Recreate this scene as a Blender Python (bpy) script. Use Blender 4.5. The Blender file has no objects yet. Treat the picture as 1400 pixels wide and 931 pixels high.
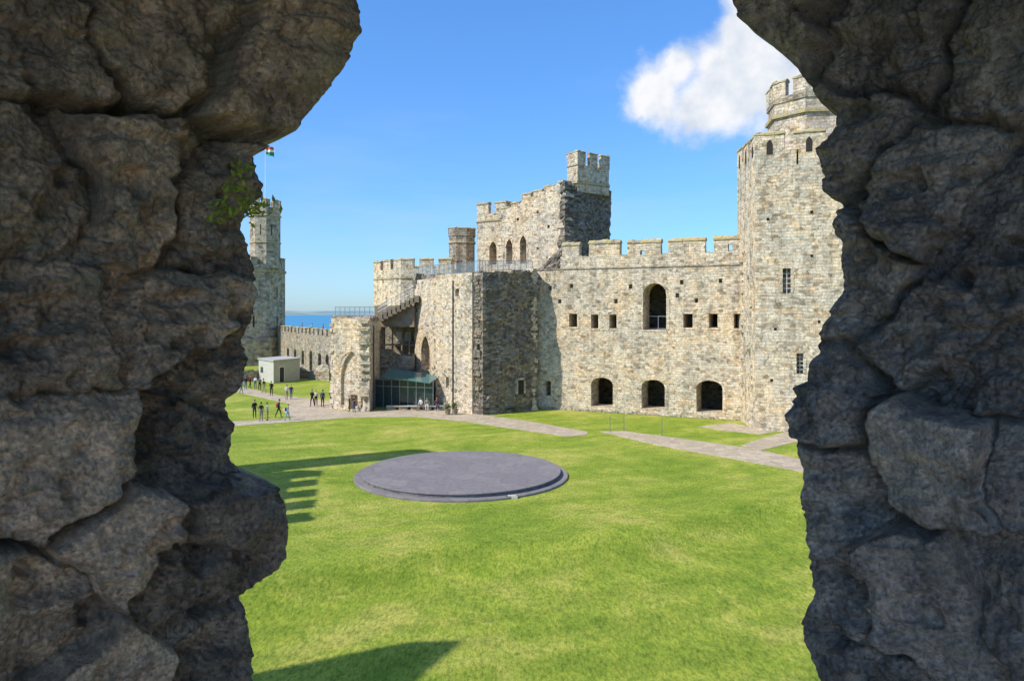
import bpy, bmesh, math, random
import numpy as np
from mathutils import Vector, Matrix
random.seed(7); rng=np.random.RandomState(5)
scene=bpy.context.scene; COL=scene.collection
F=1010.0; HC=10.0; HY=425.0
def X(px,d): return (px-700)/F*d
def Z(py,d): return HC-(py-HY)/F*d
def G(px,py):
    d=HC*F/(py-HY); return (X(px,d),d)
def hit(px,P0,P1):
    k=(px-700)/F; dx,dy=P1[0]-P0[0],P1[1]-P0[1]
    t=(k*P0[1]-P0[0])/(dx-k*dy); L=math.hypot(dx,dy)
    return t*L, P0[1]+t*dy
# ------------------------------------------------ materials
def newmat(name):
    m=bpy.data.materials.new(name); m.use_nodes=True; nt=m.node_tree
    b=nt.nodes['Principled BSDF']; b.inputs['Specular IOR Level'].default_value=0.2
    return m,nt,b
class N:
    def __init__(s,nt): s.nt=nt
    def __call__(s,t,ins=None,**kw):
        n=s.nt.nodes.new(t)
        for k,v in kw.items(): setattr(n,k,v)
        for k,v in (ins or {}).items():
            if isinstance(v,bpy.types.NodeSocket): s.nt.links.new(v,n.inputs[k])
            else: n.inputs[k].default_value=v
        return n
    def ramp(s,fac,stops,interp='LINEAR'):
        n=s.nt.nodes.new('ShaderNodeValToRGB'); s.nt.links.new(fac,n.inputs[0]); e=n.color_ramp.elements
        n.color_ramp.interpolation=interp
        while len(e)<len(stops): e.new(0.5)
        for i,(p,c) in enumerate(stops):
            e[i].position=p; e[i].color=(*c,1) if len(c)==3 else c
        return n.outputs[0]
    def mix(s,f,a,b,mode='MIX'):
        n=s.nt.nodes.new('ShaderNodeMix'); n.data_type='RGBA'; n.blend_type=mode
        for i,v in ((0,f),(6,a),(7,b)):
            if isinstance(v,bpy.types.NodeSocket): s.nt.links.new(v,n.inputs[i])
            elif i==0: n.inputs[0].default_value=v
            else: n.inputs[i].default_value=(*v,1)
        return n.outputs[2]
    def math(s,op,a,b=0.0,c=0.0,clamp=False):
        n=s.nt.nodes.new('ShaderNodeMath'); n.operation=op; n.use_clamp=clamp
        for i,v in enumerate((a,b,c)):
            if isinstance(v,bpy.types.NodeSocket): s.nt.links.new(v,n.inputs[i])
            else: n.inputs[i].default_value=v
        return n.outputs[0]
def masonry(name,tones,bw=0.44,rh=0.235,stain=0.6,bump=0.65,lichen=0.0):
    m,nt,b=newmat(name); n=N(nt)
    tc=n('ShaderNodeTexCoord'); uv=tc.outputs['UV']
    w=n('ShaderNodeTexNoise',{'Vector':uv,'Scale':0.9,'Detail':4.0})
    wv=n('ShaderNodeVectorMath',{0:w.outputs['Color'],1:(0.5,0.5,0.5)},operation='SUBTRACT')
    ws=n('ShaderNodeVectorMath',{0:wv.outputs[0],1:(0.8,0.34,0)},operation='MULTIPLY')
    v=n('ShaderNodeVectorMath',{0:uv,1:ws.outputs[0]},operation='ADD').outputs[0]
    br=n('ShaderNodeTexBrick',{'Vector':v,'Color1':(0,0,0,1),'Color2':(1,1,1,1),'Mortar':(0.5,0.5,0.5,1),'Scale':1.0,'Mortar Size':0.022,'Mortar Smooth':0.4,'Bias':0.0,'Brick Width':bw,'Row Height':rh},offset=0.43,squash=0.85,squash_frequency=3)
    vo=n('ShaderNodeTexVoronoi',{'Vector':n('ShaderNodeVectorMath',{0:v,1:(1/bw*1.15,1/rh*0.9,1)},operation='MULTIPLY').outputs[0],'Scale':1.0})
    vs=n('ShaderNodeSeparateColor',{0:vo.outputs['Color']}).outputs[0]
    f=n.math('ADD',n.math('MULTIPLY',br.outputs['Color'],0.45),n.math('MULTIPLY',vs,0.55))
    k=len(tones)
    col=n.ramp(f,[(0.06+0.88*i/(k-1),t) for i,t in enumerate(tones)])
    vo2=n('ShaderNodeSeparateColor',{0:vo.outputs['Color']}).outputs[1]
    och=n.ramp(vo2,[(0.76,(0,0,0)),(0.88,(1,1,1))])
    col=n.mix(n.math('MULTIPLY',och,.5),col,n.mix(1.0,col,(1.2,.96,.68),'MULTIPLY'))
    big=n('ShaderNodeTexNoise',{'Vector':uv,'Scale':0.2,'Detail':7.0,'Roughness':0.68}).outputs[0]
    st=n.ramp(big,[(0.34,(0.55,0.56,0.58)),(0.47,(1,1,1)),(0.64,(1.2,1.04,0.82))])
    col=n.mix(stain,col,st,'MULTIPLY')
    sv=n('ShaderNodeVectorMath',{0:uv,1:(1.3,0.12,1)},operation='MULTIPLY').outputs[0]
    sk=n('ShaderNodeTexNoise',{'Vector':sv,'Scale':1.0,'Detail':5.0,'Roughness':0.65}).outputs[0]
    col=n.mix(stain,col,n.ramp(sk,[(0.36,(0.55,0.55,0.56)),(0.52,(1,1,1))]),'MULTIPLY')
    fine=n('ShaderNodeTexNoise',{'Vector':uv,'Scale':4.5,'Detail':6.0,'Roughness':0.8}).outputs[0]
    col=n.mix(0.85,col,n.ramp(fine,[(0.34,(0.5,0.5,0.5)),(0.5,(1,1,1)),(0.66,(1.24,1.2,1.12))]),'MULTIPLY')
    mort=n.ramp(br.outputs['Fac'],[(0.1,(1,1,1)),(0.8,(0.55,0.52,0.48))])
    col=n.mix(0.5,col,mort,'MULTIPLY')
    if lichen>0:
        ln=n('ShaderNodeTexNoise',{'Vector':tc.outputs['Object'],'Scale':1.4,'Detail':6.0,'Roughness':0.7}).outputs[0]
        lf=n.math('MULTIPLY',n.ramp(ln,[(0.40,(0,0,0)),(0.56,(1,1,1))]),lichen)
        col=n.mix(lf,col,(0.50,0.40,0.17))
    nt.links.new(col,b.inputs['Base Color']); b.inputs['Roughness'].default_value=0.95
    h=n.math('ADD',n.math('MULTIPLY',br.outputs['Fac'],-0.7),n.math('ADD',n.math('MULTIPLY',vs,0.5),n.math('MULTIPLY',fine,1.0)))
    bp=n('ShaderNodeBump',{'Height':h,'Strength':bump,'Distance':0.16}); nt.links.new(bp.outputs[0],b.inputs['Normal'])
    return m
T_main=[(0.29,0.24,0.175),(0.52,0.445,0.335),(0.68,0.59,0.455),(0.78,0.68,0.53),(0.86,0.76,0.60)]
T_grey=[(0.17,0.15,0.122),(0.31,0.27,0.215),(0.42,0.37,0.295),(0.51,0.45,0.36),(0.62,0.54,0.425)]
T_dark=[(0.12,0.107,0.090),(0.21,0.187,0.155),(0.30,0.265,0.217),(0.39,0.345,0.28),(0.50,0.435,0.35)]
M_main=masonry('limestone_masonry',T_main)
M_tow=masonry('tower_masonry',T_main,0.48,0.255,0.7)
M_grey=masonry('weathered_masonry',T_grey,0.46,0.24,0.65,0.8)
M_rub=masonry('rubble_core',T_dark,0.44,0.22,0.5,1.0)
M_cap=masonry('lichen_coping',T_grey,0.9,0.5,0.4,0.5,0.85)
M_far=masonry('far_masonry',T_grey,0.8,0.45,0.5,0.4)
def plain(name,c,rough=0.8,var=0.25,scale=6,metal=0.0,bump=0.1):
    m,nt,b=newmat(name); n=N(nt); tc=n('ShaderNodeTexCoord')
    no=n('ShaderNodeTexNoise',{'Vector':tc.outputs['Object'],'Scale':float(scale),'Detail':5.0}).outputs[0]
    col=n.mix(1.0,c,n.ramp(no,[(0.3,(1-var,)*3),(0.7,(1+var,)*3)]),'MULTIPLY')
    nt.links.new(col,b.inputs['Base Color']); b.inputs['Roughness'].default_value=rough; b.inputs['Metallic'].default_value=metal
    bp=n('ShaderNodeBump',{'Height':no,'Strength':bump,'Distance':0.02}); nt.links.new(bp.outputs[0],b.inputs['Normal'])
    return m
M_steel=plain('galvanised_steel',(0.35,0.36,0.37),0.4,0.1,8,0.8)
M_darkmetal=plain('dark_metal',(0.05,0.05,0.055),0.5,0.1,8,0.3)
M_fascia=plain('timber_fascia',(0.26,0.21,0.15),0.8,0.2,2)
M_render=plain('grey_render',(0.5,0.47,0.40),0.9,0.08,2)
M_roof=plain('felt_roof',(0.42,0.41,0.38),0.9,0.1,2)
M_white=plain('white_paint',(0.75,0.75,0.73),0.6,0.05)
M_void=plain('interior_shade',(0.04,0.035,0.03),0.95,0.2)  # near-black colour standing in for shade inside openings
def glassmat(name,c,al=0.35):
    m,nt,b=newmat(name); b.inputs['Base Color'].default_value=(*c,1); b.inputs['Roughness'].default_value=0.08
    b.inputs['Alpha'].default_value=al; b.inputs['Specular IOR Level'].default_value=0.6; return m
M_glass=glassmat('glass_panel',(0.25,0.34,0.36),0.32)
M_glass2=glassmat('dark_glass',(0.03,0.06,0.06),0.85)
M_canopy=glassmat('green_glass_canopy',(0.12,0.24,0.22),0.7)
# grass
def grassmat():
    m,nt,b=newmat('mown_grass'); n=N(nt); tc=n('ShaderNodeTexCoord'); o=tc.outputs['Object']
    big=n('ShaderNodeTexNoise',{'Vector':o,'Scale':0.16,'Detail':8.0,'Roughness':0.7,'Distortion':0.5}).outputs[0]
    mid=n('ShaderNodeTexNoise',{'Vector':o,'Scale':1.1,'Detail':8.0,'Roughness':0.82}).outputs[0]
    st=n('ShaderNodeVectorMath',{0:o,1:(9,3.2,9)},operation='MULTIPLY').outputs[0]
    fine=n('ShaderNodeTexNoise',{'Vector':st,'Scale':1.1,'Detail':7.0,'Roughness':0.85}).outputs[0]
    dv=n('ShaderNodeVectorMath',{0:o,1:(.42,-.91,0)},operation='DOT_PRODUCT').outputs['Value']
    wob=n.math('MULTIPLY',n('ShaderNodeTexNoise',{'Vector':o,'Scale':.08,'Detail':2.0}).outputs[0],9.0)
    mow=n.math('SINE',n.math('MULTIPLY',n.math('ADD',dv,wob),2.6))
    c=n.ramp(big,[(0.36,(0.19,0.275,0.024)),(0.5,(0.27,0.335,0.038)),(0.62,(0.40,0.40,0.08))])
    c=n.mix(0.95,c,n.ramp(mid,[(0.35,(0.62,0.75,0.6)),(0.5,(1,1,1)),(0.66,(1.34,1.16,1.3))]),'MULTIPLY')
    c=n.mix(1.0,c,n.ramp(fine,[(0.36,(0.38,0.46,0.36)),(0.5,(1,1,1)),(0.64,(1.55,1.42,1.6))]),'MULTIPLY')
    c=n.mix(.12,c,n.ramp(n.math('MULTIPLY_ADD',mow,.5,.5),[(0,(.35,.45,.35)),(1,(1.5,1.45,1.4))]),'MULTIPLY')
    nt.links.new(c,b.inputs['Base Color']); b.inputs['Roughness'].default_value=0.9
    bp=n('ShaderNodeBump',{'Height':fine,'Strength':0.8,'Distance':0.08}); nt.links.new(bp.outputs[0],b.inputs['Normal'])
    return m
M_grass=grassmat()
def pathmat(name,a,bb,sc,ek=.7,lo=.7):
    m,nt,b=newmat(name); n=N(nt); tc=n('ShaderNodeTexCoord'); o=tc.outputs['Object']
    v=n('ShaderNodeTexVoronoi',{'Vector':o,'Scale':float(sc)}); vs=n('ShaderNodeSeparateColor',{0:v.outputs['Color']}).outputs[0]
    ed=n('ShaderNodeTexVoronoi',{'Vector':o,'Scale':float(sc)},feature='DISTANCE_TO_EDGE').outputs[0]
    no=n('ShaderNodeTexNoise',{'Vector':o,'Scale':3.0,'Detail':7.0,'Roughness':0.75}).outputs[0]
    c=n.mix(vs,a,bb); c=n.mix(1.0,c,n.ramp(no,[(0.3,(lo,)*3),(0.7,(2-lo-.05,)*3)]),'MULTIPLY')
    c=n.mix(ek,c,n.ramp(ed,[(0.0,(0.55,)*3),(0.06,(1,1,1))]),'MULTIPLY')
    nt.links.new(c,b.inputs['Base Color']); b.inputs['Roughness'].default_value=0.85
    bp=n('ShaderNodeBump',{'Height':no,'Strength':0.3,'Distance':0.03}); nt.links.new(bp.outputs[0],b.inputs['Normal'])
    return m
M_path=pathmat('path_paving',(0.40,0.33,0.24),(0.52,0.43,0.315),1.4,.4)
M_slate=pathmat('slate_paving',(0.205,0.186,0.19),(0.245,0.223,0.222),0.8,.3,.78)
M_slate2=pathmat('slate_edge',(0.12,0.115,0.12),(0.2,0.19,0.19),2.0,.5)
# ------------------------------------------------ mesh helpers
def auto_uv(me):
    uvl=me.uv_layers.new(name='UVMap') if not me.uv_layers else me.uv_layers[0]
    for p in me.polygons:
        nn=p.normal
        if abs(nn.z)<0.7:
            l=math.hypot(nn.x,nn.y) or 1; tx,ty=-nn.y/l,nn.x/l
            for li in p.loop_indices:
                c=me.vertices[me.loops[li].vertex_index].co; uvl.data[li].uv=(c.x*tx+c.y*ty,c.z)
        else:
            for li in p.loop_indices:
                c=me.vertices[me.loops[li].vertex_index].co; uvl.data[li].uv=(c.x,c.y)
def uv_around(me,cx,cy):
    uvl=me.uv_layers[0]
    R=sum(math.hypot(v.co.x-cx,v.co.y-cy) for v in me.vertices)/len(me.vertices)
    for p in me.polygons:
        if abs(p.normal.z)>0.85: continue
        a0=math.atan2(p.center.y-cy,p.center.x-cx)
        for li in p.loop_indices:
            c=me.vertices[me.loops[li].vertex_index].co; a=math.atan2(c.y-cy,c.x-cx)
            if a-a0>math.pi: a-=2*math.pi
            if a-a0<-math.pi: a+=2*math.pi
            uvl.data[li].uv=(a*R,c.z)
def mkobj(name,vf,mat,parent=None,uv=True,smooth=False,around=None):
    me=bpy.data.meshes.new(name); me.from_pydata([tuple(v) for v in vf[0]],[],vf[1]); me.update()
    if uv: auto_uv(me)
    if around: uv_around(me,*around)
    if mat: me.materials.append(mat)
    if smooth: me.polygons.foreach_set('use_smooth',[True]*len(me.polygons))
    o=bpy.data.objects.new(name,me); COL.objects.link(o)
    if parent: o.parent=parent
    return o
def empty(name):
    e=bpy.data.objects.new(name,None); COL.objects.link(e); return e
def join(*vfs):
    V=[];Fc=[]
    for v,f in vfs:
        o=len(V); V+=list(v); Fc+=[tuple(i+o for i in q) for q in f]
    return V,Fc
def prism(poly,z0,z1,jit=0.0):
    n=len(poly); zt=z1 if isinstance(z1,(list,tuple)) else [z1]*n
    J=lambda:(random.uniform(-jit,jit) if jit else 0)
    V=[(x,y,z0) for x,y in poly]+[(x+J(),y+J(),zt[i]+J()) for i,(x,y) in enumerate(poly)]
    Fc=[tuple(range(n-1,-1,-1)),tuple(range(n,2*n))]+[(i,(i+1)%n,n+(i+1)%n,n+i) for i in range(n)]
    return V,Fc
def frame(P0,P1):
    dx,dy=P1[0]-P0[0],P1[1]-P0[1]; L=math.hypot(dx,dy); return (dx/L,dy/L),(dy/L,-dx/L),L
def sbox(P0,P1,s0,s1,z0,z1,o0,o1,jit=0.0):
    t,nn,L=frame(P0,P1)
    pt=lambda s,o:(P0[0]+t[0]*s+nn[0]*o,P0[1]+t[1]*s+nn[1]*o)
    lo,hi=min(o0,o1),max(o0,o1)
    return prism([pt(s0,hi),pt(s1,hi),pt(s1,lo),pt(s0,lo)],z0,z1,jit)
def profile(kind,s0,s1,z0,z1):
    w=s1-s0; c=(s0+s1)/2
    if kind=='rect': return [(s0,z0),(s1,z0),(s1,z1),(s0,z1)]
    P=[(s0,z0),(s1,z0)]
    if kind=='round':
        h=min(w*0.5,(z1-z0)*0.6)
        for i in range(9):
            a=math.pi*i/8; P.append((c+w/2*math.cos(a),z1-h+h*math.sin(a)))
    elif kind=='seg':
        h=w*0.3
        for i in range(9):
            a=math.pi*i/8; P.append((c+w/2*math.cos(a),z1-h+h*math.sin(a)))
    else:
        h=min(w*0.95,(z1-z0)*0.6)
        for i in range(6):
            a=i/5*math.pi/3; P.append((s0+w*math.cos(a),z1-h+h*math.sin(a)/math.sin(math.pi/3)))
        for i in range(4,-1,-1):
            a=i/5*math.pi/3; P.append((s1-w*math.cos(a),z1-h+h*math.sin(a)/math.sin(math.pi/3)))
    return P
def extr(P0,P1,prof,o0,o1):
    t,nn,L=frame(P0,P1); n=len(prof)
    V=[(P0[0]+t[0]*s+nn[0]*o1,P0[1]+t[1]*s+nn[1]*o1,z) for s,z in prof]+[(P0[0]+t[0]*s+nn[0]*o0,P0[1]+t[1]*s+nn[1]*o0,z) for s,z in prof]
    Fc=[tuple(range(n)),tuple(range(2*n-1,n-1,-1))]+[(i,n+i,n+(i+1)%n,(i+1)%n) for i in range(n)]
    return V,Fc
def cutter(P0,P1,kind,s0,s1,z0,z1,depth): return extr(P0,P1,profile(kind,s0,s1,z0,z1),-depth,0.4)
def fixn(me):
    bm=bmesh.new(); bm.from_mesh(me); bmesh.ops.remove_doubles(bm,verts=bm.verts,dist=1e-5); bmesh.ops.recalc_face_normals(bm,faces=bm.faces); bm.to_mesh(me); bm.free()
def carve(o,cuts):
    if not cuts: return o
    fixn(o.data)
    for cu in cuts:
        me=bpy.data.meshes.new('c'); me.from_pydata(cu[0],[],cu[1]); fixn(me)
        c=bpy.data.objects.new('c',me); COL.objects.link(c)
        md=o.modifiers.new('b','BOOLEAN'); md.object=c; md.operation='DIFFERENCE'; md.solver='EXACT'
        dg=bpy.context.evaluated_depsgraph_get(); dg.update()
        nm=bpy.data.meshes.new_from_object(o.evaluated_get(dg)); o.modifiers.clear()
        if len(nm.polygons)>4: o.data=nm
        bpy.data.objects.remove(c)
    auto_uv(o.data); return o
def ring(P0,P1,kind,s0,s1,z0,z1,w=0.35,proud=0.04):
    a=profile(kind,s0,s1,z0,z1); c=((s0+s1)/2,z0)
    out=[]; pts=a[1:]+[a[0]]
    zz=sum(p[1] for p in a)/len(a)
    for i in range(len(pts)-2 if kind!='rect' else len(pts)-1):
        p,q=pts[i],pts[i+1]
        nseg=max(1,int(math.hypot(q[0]-p[0],q[1]-p[1])/0.5))
        for k in range(nseg):
            A=(p[0]+(q[0]-p[0])*k/nseg,p[1]+(q[1]-p[1])*k/nseg); B=(p[0]+(q[0]-p[0])*(k+1)/nseg,p[1]+(q[1]-p[1])*(k+1)/nseg)
            def off(v):
                dx,dz=v[0]-c[0],v[1]-zz
                if v[1]<z1-(s1-s0)*0.5 : dz=0
                l=math.hypot(dx,dz) or 1; ww=w*random.uniform(0.8,1.15); return (v[0]+dx/l*ww,v[1]+dz/l*ww)
            out.append(extr(P0,P1,[A,off(A),off(B),B],-0.2,proud+random.uniform(-0.01,0.02)))
    return join(*out)
def merlons(P0,P1,spans,z0,z1,th=0.6,o=0.0,cap=0.28):
    b=[];c=[]
    for s0,s1 in spans:
        zz=z1+random.uniform(-0.08,0.06)
        s0+=random.uniform(-.06,.06); s1+=random.uniform(-.06,.06)
        b.append(sbox(P0,P1,s0,s1,z0-0.05,zz-cap,o-th,o,0.04))
        t,nn,L=frame(P0,P1)
        prof=[(o+0.07,zz-cap),(o+0.07,zz-cap*0.6),(o-th/2,zz),(o-th-0.07,zz-cap*0.6),(o-th-0.07,zz-cap)]
        n=5; k=max(1,round((s1-s0)/.7)); e=[s0-.06+(s1-s0+.12)*i/k for i in range(k+1)]
        for i in range(k):
            V=[]; dz=random.uniform(-.06,.04)
            for s in (e[i]+.006,e[i+1]-.006):
                for q,z in prof: V.append((P0[0]+t[0]*s+nn[0]*q+random.uniform(-.02,.02),P0[1]+t[1]*s+nn[1]*q,z+dz*(z>zz-cap)+random.uniform(-.03,.03)))
            Fc=[(4,3,2,1,0),(5,6,7,8,9)]+[(i_,(i_+1)%n,n+(i_+1)%n,n+i_) for i_ in range(n)]
            c.append((V,Fc))
    return b,c
def auto_spans(L,m,g):
    n=max(1,round((L+g)/(m+g))); gg=g; mm=(L-(n-1)*gg)/n
    return [(i*(mm+gg),i*(mm+gg)+mm) for i in range(n)]
def scalepoly(poly,k):
    cx=sum(p[0] for p in poly)/len(poly); cy=sum(p[1] for p in poly)/len(poly)
    return [(cx+(x-cx)*k,cy+(y-cy)*k) for x,y in poly]
def offs(poly,d):
    cx=sum(p[0] for p in poly)/len(poly); cy=sum(p[1] for p in poly)/len(poly)
    r=sum(math.hypot(p[0]-cx,p[1]-cy) for p in poly)/len(poly); return scalepoly(poly,1+d/r)
def crown(parent,poly,z0,z1,m,g,mat,th=0.6,edges=None,cap=0.28,slit=0):
    B=[];C=[];S=[]
    n=len(poly)
    for i in range(n):
        if edges is not None and i not in edges: continue
        P0,P1=poly[i],poly[(i+1)%n]; L=math.dist(P0,P1); sp=auto_spans(L,m,g)
        b,c=merlons(P0,P1,sp,z0,z1,th,0.0,cap); B+=b;C+=c
        if slit:
            for s0,s1 in sp:
                if s1-s0>1.2: S.append(extr(P0,P1,profile('pointed',(s0+s1)/2-slit/2,(s0+s1)/2+slit/2,z0-.3,z0+(z1-z0)*.55),-.05,.015))
    mkobj('merlons',join(*B),mat,parent); mkobj('coping',join(*C),M_cap,parent)
    if S: mkobj('arrow_niche_shade',join(*S),M_void,parent)  # near-black plates on the merlon faces, painted shade instead of carved niches
def ngon(cx,cy,r,n,a0=0): return [(cx+r*math.cos(a0+2*math.pi*i/n),cy+r*math.sin(a0+2*math.pi*i/n)) for i in range(n)]
# numpy noise
def hsh(i,j,k,s):
    n=(i.astype(np.int64)*374761393+j.astype(np.int64)*668265263+k.astype(np.int64)*1440662683+s*974634777)&0xffffffff
    n=((n^(n>>13))*1274126177)&0xffffffff; n=n^(n>>16); return (n&0xffffff)/float(0xffffff)
def vn(x,y,z,s=0):
    i,j,k=np.floor(x),np.floor(y),np.floor(z); fx,fy,fz=x-i,y-j,z-k
    u,v,w=[f*f*f*(f*(f*6-15)+10) for f in (fx,fy,fz)]
    r=0
    for a in (0,1):
        for b in (0,1):
            for c in (0,1):
                r=r+hsh(i+a,j+b,k+c,s)*(u if a else 1-u)*(v if b else 1-v)*(w if c else 1-w)
    return r*2-1
def fbm(x,y,z,sc,o=4,s=0,g=0.5):
    r=0;a=1;t=0
    for q in range(o):
        r=r+a*vn(x*sc+q*17.3,y*sc+q*5.1,z*sc+q*9.7,s+q); t+=a; a*=g; sc*=2.03
    return r/t
def rubble(poly,z0,topf,amp=0.18,step=0.35,seed=0,blk=0.35):
    P=[];n=len(poly)
    for i in range(n):
        A,B=poly[i],poly[(i+1)%n]; L=math.dist(A,B); k=max(1,int(L/step))
        for q in range(k): P.append((A[0]+(B[0]-A[0])*q/k,A[1]+(B[1]-A[1])*q/k))
    P=np.array(P); m=len(P); c=P.mean(0)
    top=np.array([topf(x,y) for x,y in P]); 
    q=np.floor(P/0.7); top=top+blk*(hsh(q[:,0],q[:,1],q[:,0]*0,seed)-0.6)
    nz=int((top.max()-z0)/step); V=[]
    nrm=np.roll(P,-1,0)-np.roll(P,1,0); nrm=np.stack([nrm[:,1],-nrm[:,0]],1); nrm/=np.linalg.norm(nrm,axis=1)[:,None]+1e-6
    for j in range(nz+1):
        z=z0+(top-z0)*j/nz
        d=fbm(P[:,0],P[:,1],z,0.5,3,seed)*amp*1.5+(hsh(np.floor(P[:,0]/0.5),np.floor(z/0.32),np.floor(P[:,1]/0.5),seed)-0.5)*amp
        pp=P+nrm*d[:,None]
        V+=[(a,b,cz) for (a,b),cz in zip(pp,z)]
    Fc=[(j*m+i,j*m+(i+1)%m,(j+1)*m+(i+1)%m,(j+1)*m+i) for j in range(nz) for i in range(m)]
    base=nz*m; prev=base
    for k in (0.7,0.35):
        st=len(V)
        for i in range(m):
            x,y=c[0]+(V[base+i][0]-c[0])*k,c[1]+(V[base+i][1]-c[1])*k
            V.append((x,y,topf(x,y)+random.uniform(-0.3,0.15)*blk*2))
        Fc+=[(prev+i,prev+(i+1)%m,st+(i+1)%m,st+i) for i in range(m)]; prev=st
    V.append((c[0],c[1],topf(c[0],c[1]))); Fc+=[(prev+i,prev+(i+1)%m,len(V)-1) for i in range(m)]
    return V,Fc
def ctr(poly): return (sum(p[0] for p in poly)/len(poly),sum(p[1] for p in poly)/len(poly))
def mkrub(name,poly,z0,topf,amp,step,seed,blk,mat,parent):
    return mkobj(name,rubble(poly,z0,topf,amp,step,seed,blk),mat,parent,around=ctr(poly))
def teeth(P0,P1,s,z0,z1,w=0.6,o=-1.5,prob=0.65):
    out=[];z=z0
    while z<z1:
        h=random.uniform(0.22,0.42)
        if random.random()<prob:
            ww=random.uniform(0.15,w); out.append(sbox(P0,P1,s-ww,s+ww*0.9,z,z+h,o,random.uniform(-0.1,0.14),0.03))
        z+=h
    return join(*out)
# ------------------------------------------------ ground
def sst(f,a,b):
    t=min(1,max(0,(f-a)/(b-a))); return t*t*(3-2*t)
def gz(x,y):
    f=((y-28)*23.6-(x+8.6)*10.8)/26.0+.5*math.sin(x*.35)
    z=-0.85*(1-sst(f,-2.2,.3))
    g=((y-21)*20-(x+2)*13)/24.0+.4*math.sin(x*.5+1)
    return z-.12*(1-sst(g,-1.5,.5))
xs=np.concatenate([np.linspace(-260,-32,20),np.linspace(-30,34,129),np.linspace(36,300,20)])
ys=np.concatenate([np.linspace(-60,12,12),np.linspace(13,48,100),np.linspace(50,270,60)])
V=[(x,y,gz(x,y)) for y in ys for x in xs]; nx=len(xs)
Fc=[(j*nx+i,j*nx+i+1,(j+1)*nx+i+1,(j+1)*nx+i) for j in range(len(ys)-1) for i in range(nx-1)]
mkobj('lawn',(V,Fc),M_grass,uv=False,smooth=True)
def slab(name,pts,mat,h=0.03):
    P=[G(*p) for p in pts]; a=sum(P[i][0]*P[(i+1)%len(P)][1]-P[(i+1)%len(P)][0]*P[i][1] for i in range(len(P)))
    if a<0: P=P[::-1]
    return mkobj(name,prism(P,-0.05,h),mat,None,uv=False)
slab('paved_path',[(280,578),(315,576.5),(400,572),(470,562),(600,560),(650,566),(730,577),(803,590.5),(803,595),(775,597),(640,577),(570,570),(480,571),(400,577),(315,583),(280,586)],M_path)
slab('paved_path',[(820,590),(852,589.5),(940,601),(1018,612),(1060,620),(1140,640),(1140,654),(1085,643),(1000,627),(900,609)],M_path,0.034)
slab('paved_path',[(1012,609),(1040,600),(1075,590),(1130,585),(1130,600),(1085,605),(1040,616)],M_path,0.026)
slab('paved_path',[(955,583),(1000,578),(1060,590),(1040,594),(985,588)],M_path,0.02)
slab('paved_path',[(310,533),(335,530),(380,540),(440,547),(470,552),(470,563),(400,572),(385,560),(400,553),(340,540)],M_path,0.024)
# sea + coast
m,nt,b=newmat('sea_water'); b.inputs['Base Color'].default_value=(0.07,0.26,0.42,1); b.inputs['Roughness'].default_value=0.5
n=N(nt); w=n('ShaderNodeTexNoise',{'Vector':n('ShaderNodeTexCoord').outputs['Object'],'Scale':0.2,'Detail':4.0}); nt.links.new(n('ShaderNodeBump',{'Height':w.outputs[0],'Strength':0.5,'Distance':1.0}).outputs[0],b.inputs['Normal'])
mkobj('sea',([(-15000,200,-4),(15000,200,-4),(15000,30000,-4),(-15000,30000,-4)],[(0,1,2,3)]),m,uv=False)
M_coast=plain('distant_land',(0.24,0.31,0.30),0.95,0.25,0.01,0,0)
V=[];k=80
for i in range(k):
    x=-3500+i*90; V+= [(x,2300,-5),(x,2700,-4+16+6*math.sin(i*0.35)+3*math.sin(i*1.1))]
mkobj('distant_coast',(V,[(2*i,2*i+2,2*i+3,2*i+1) for i in range(k-1)]),M_coast,uv=False)
# ------------------------------------------------ slate dais
dais=empty('slate_dais'); cx,cy=-3.05,45.0
def disc(r,z0,z1,n=128,bev=0.03):
    V=[];rs=[(r,z0),(r,z1-bev),(r-bev,z1)]
    for rr,z in rs: V+=[(cx+rr*math.cos(2*math.pi*i/n),cy+rr*math.sin(2*math.pi*i/n),z) for i in range(n)]
    Fc=[(j*n+i,j*n+(i+1)%n,(j+1)*n+(i+1)%n,(j+1)*n+i) for j in range(2) for i in range(n)]+[tuple(range(2*n,3*n))]
    return V,Fc
mkobj('lower_step',disc(6.45,-0.1,0.12),M_slate,dais,False); mkobj('upper_step',disc(5.95,0.1,0.30),M_slate2,dais,False)
mkobj('slate_top',disc(6.0,0.28,0.34,bev=0.01),M_slate,dais,False)
gx,gy=G(700,681); mkobj('ground_box',join(prism([(gx-.3,gy-.15),(gx+.3,gy-.15),(gx+.3,gy+.2),(gx-.3,gy+.2)],-.02,.12),prism([(gx-.24,gy-.1),(gx+.24,gy-.1),(gx+.24,gy+.15),(gx-.24,gy+.15)],.12,.15)),M_render,dais,False)
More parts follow.
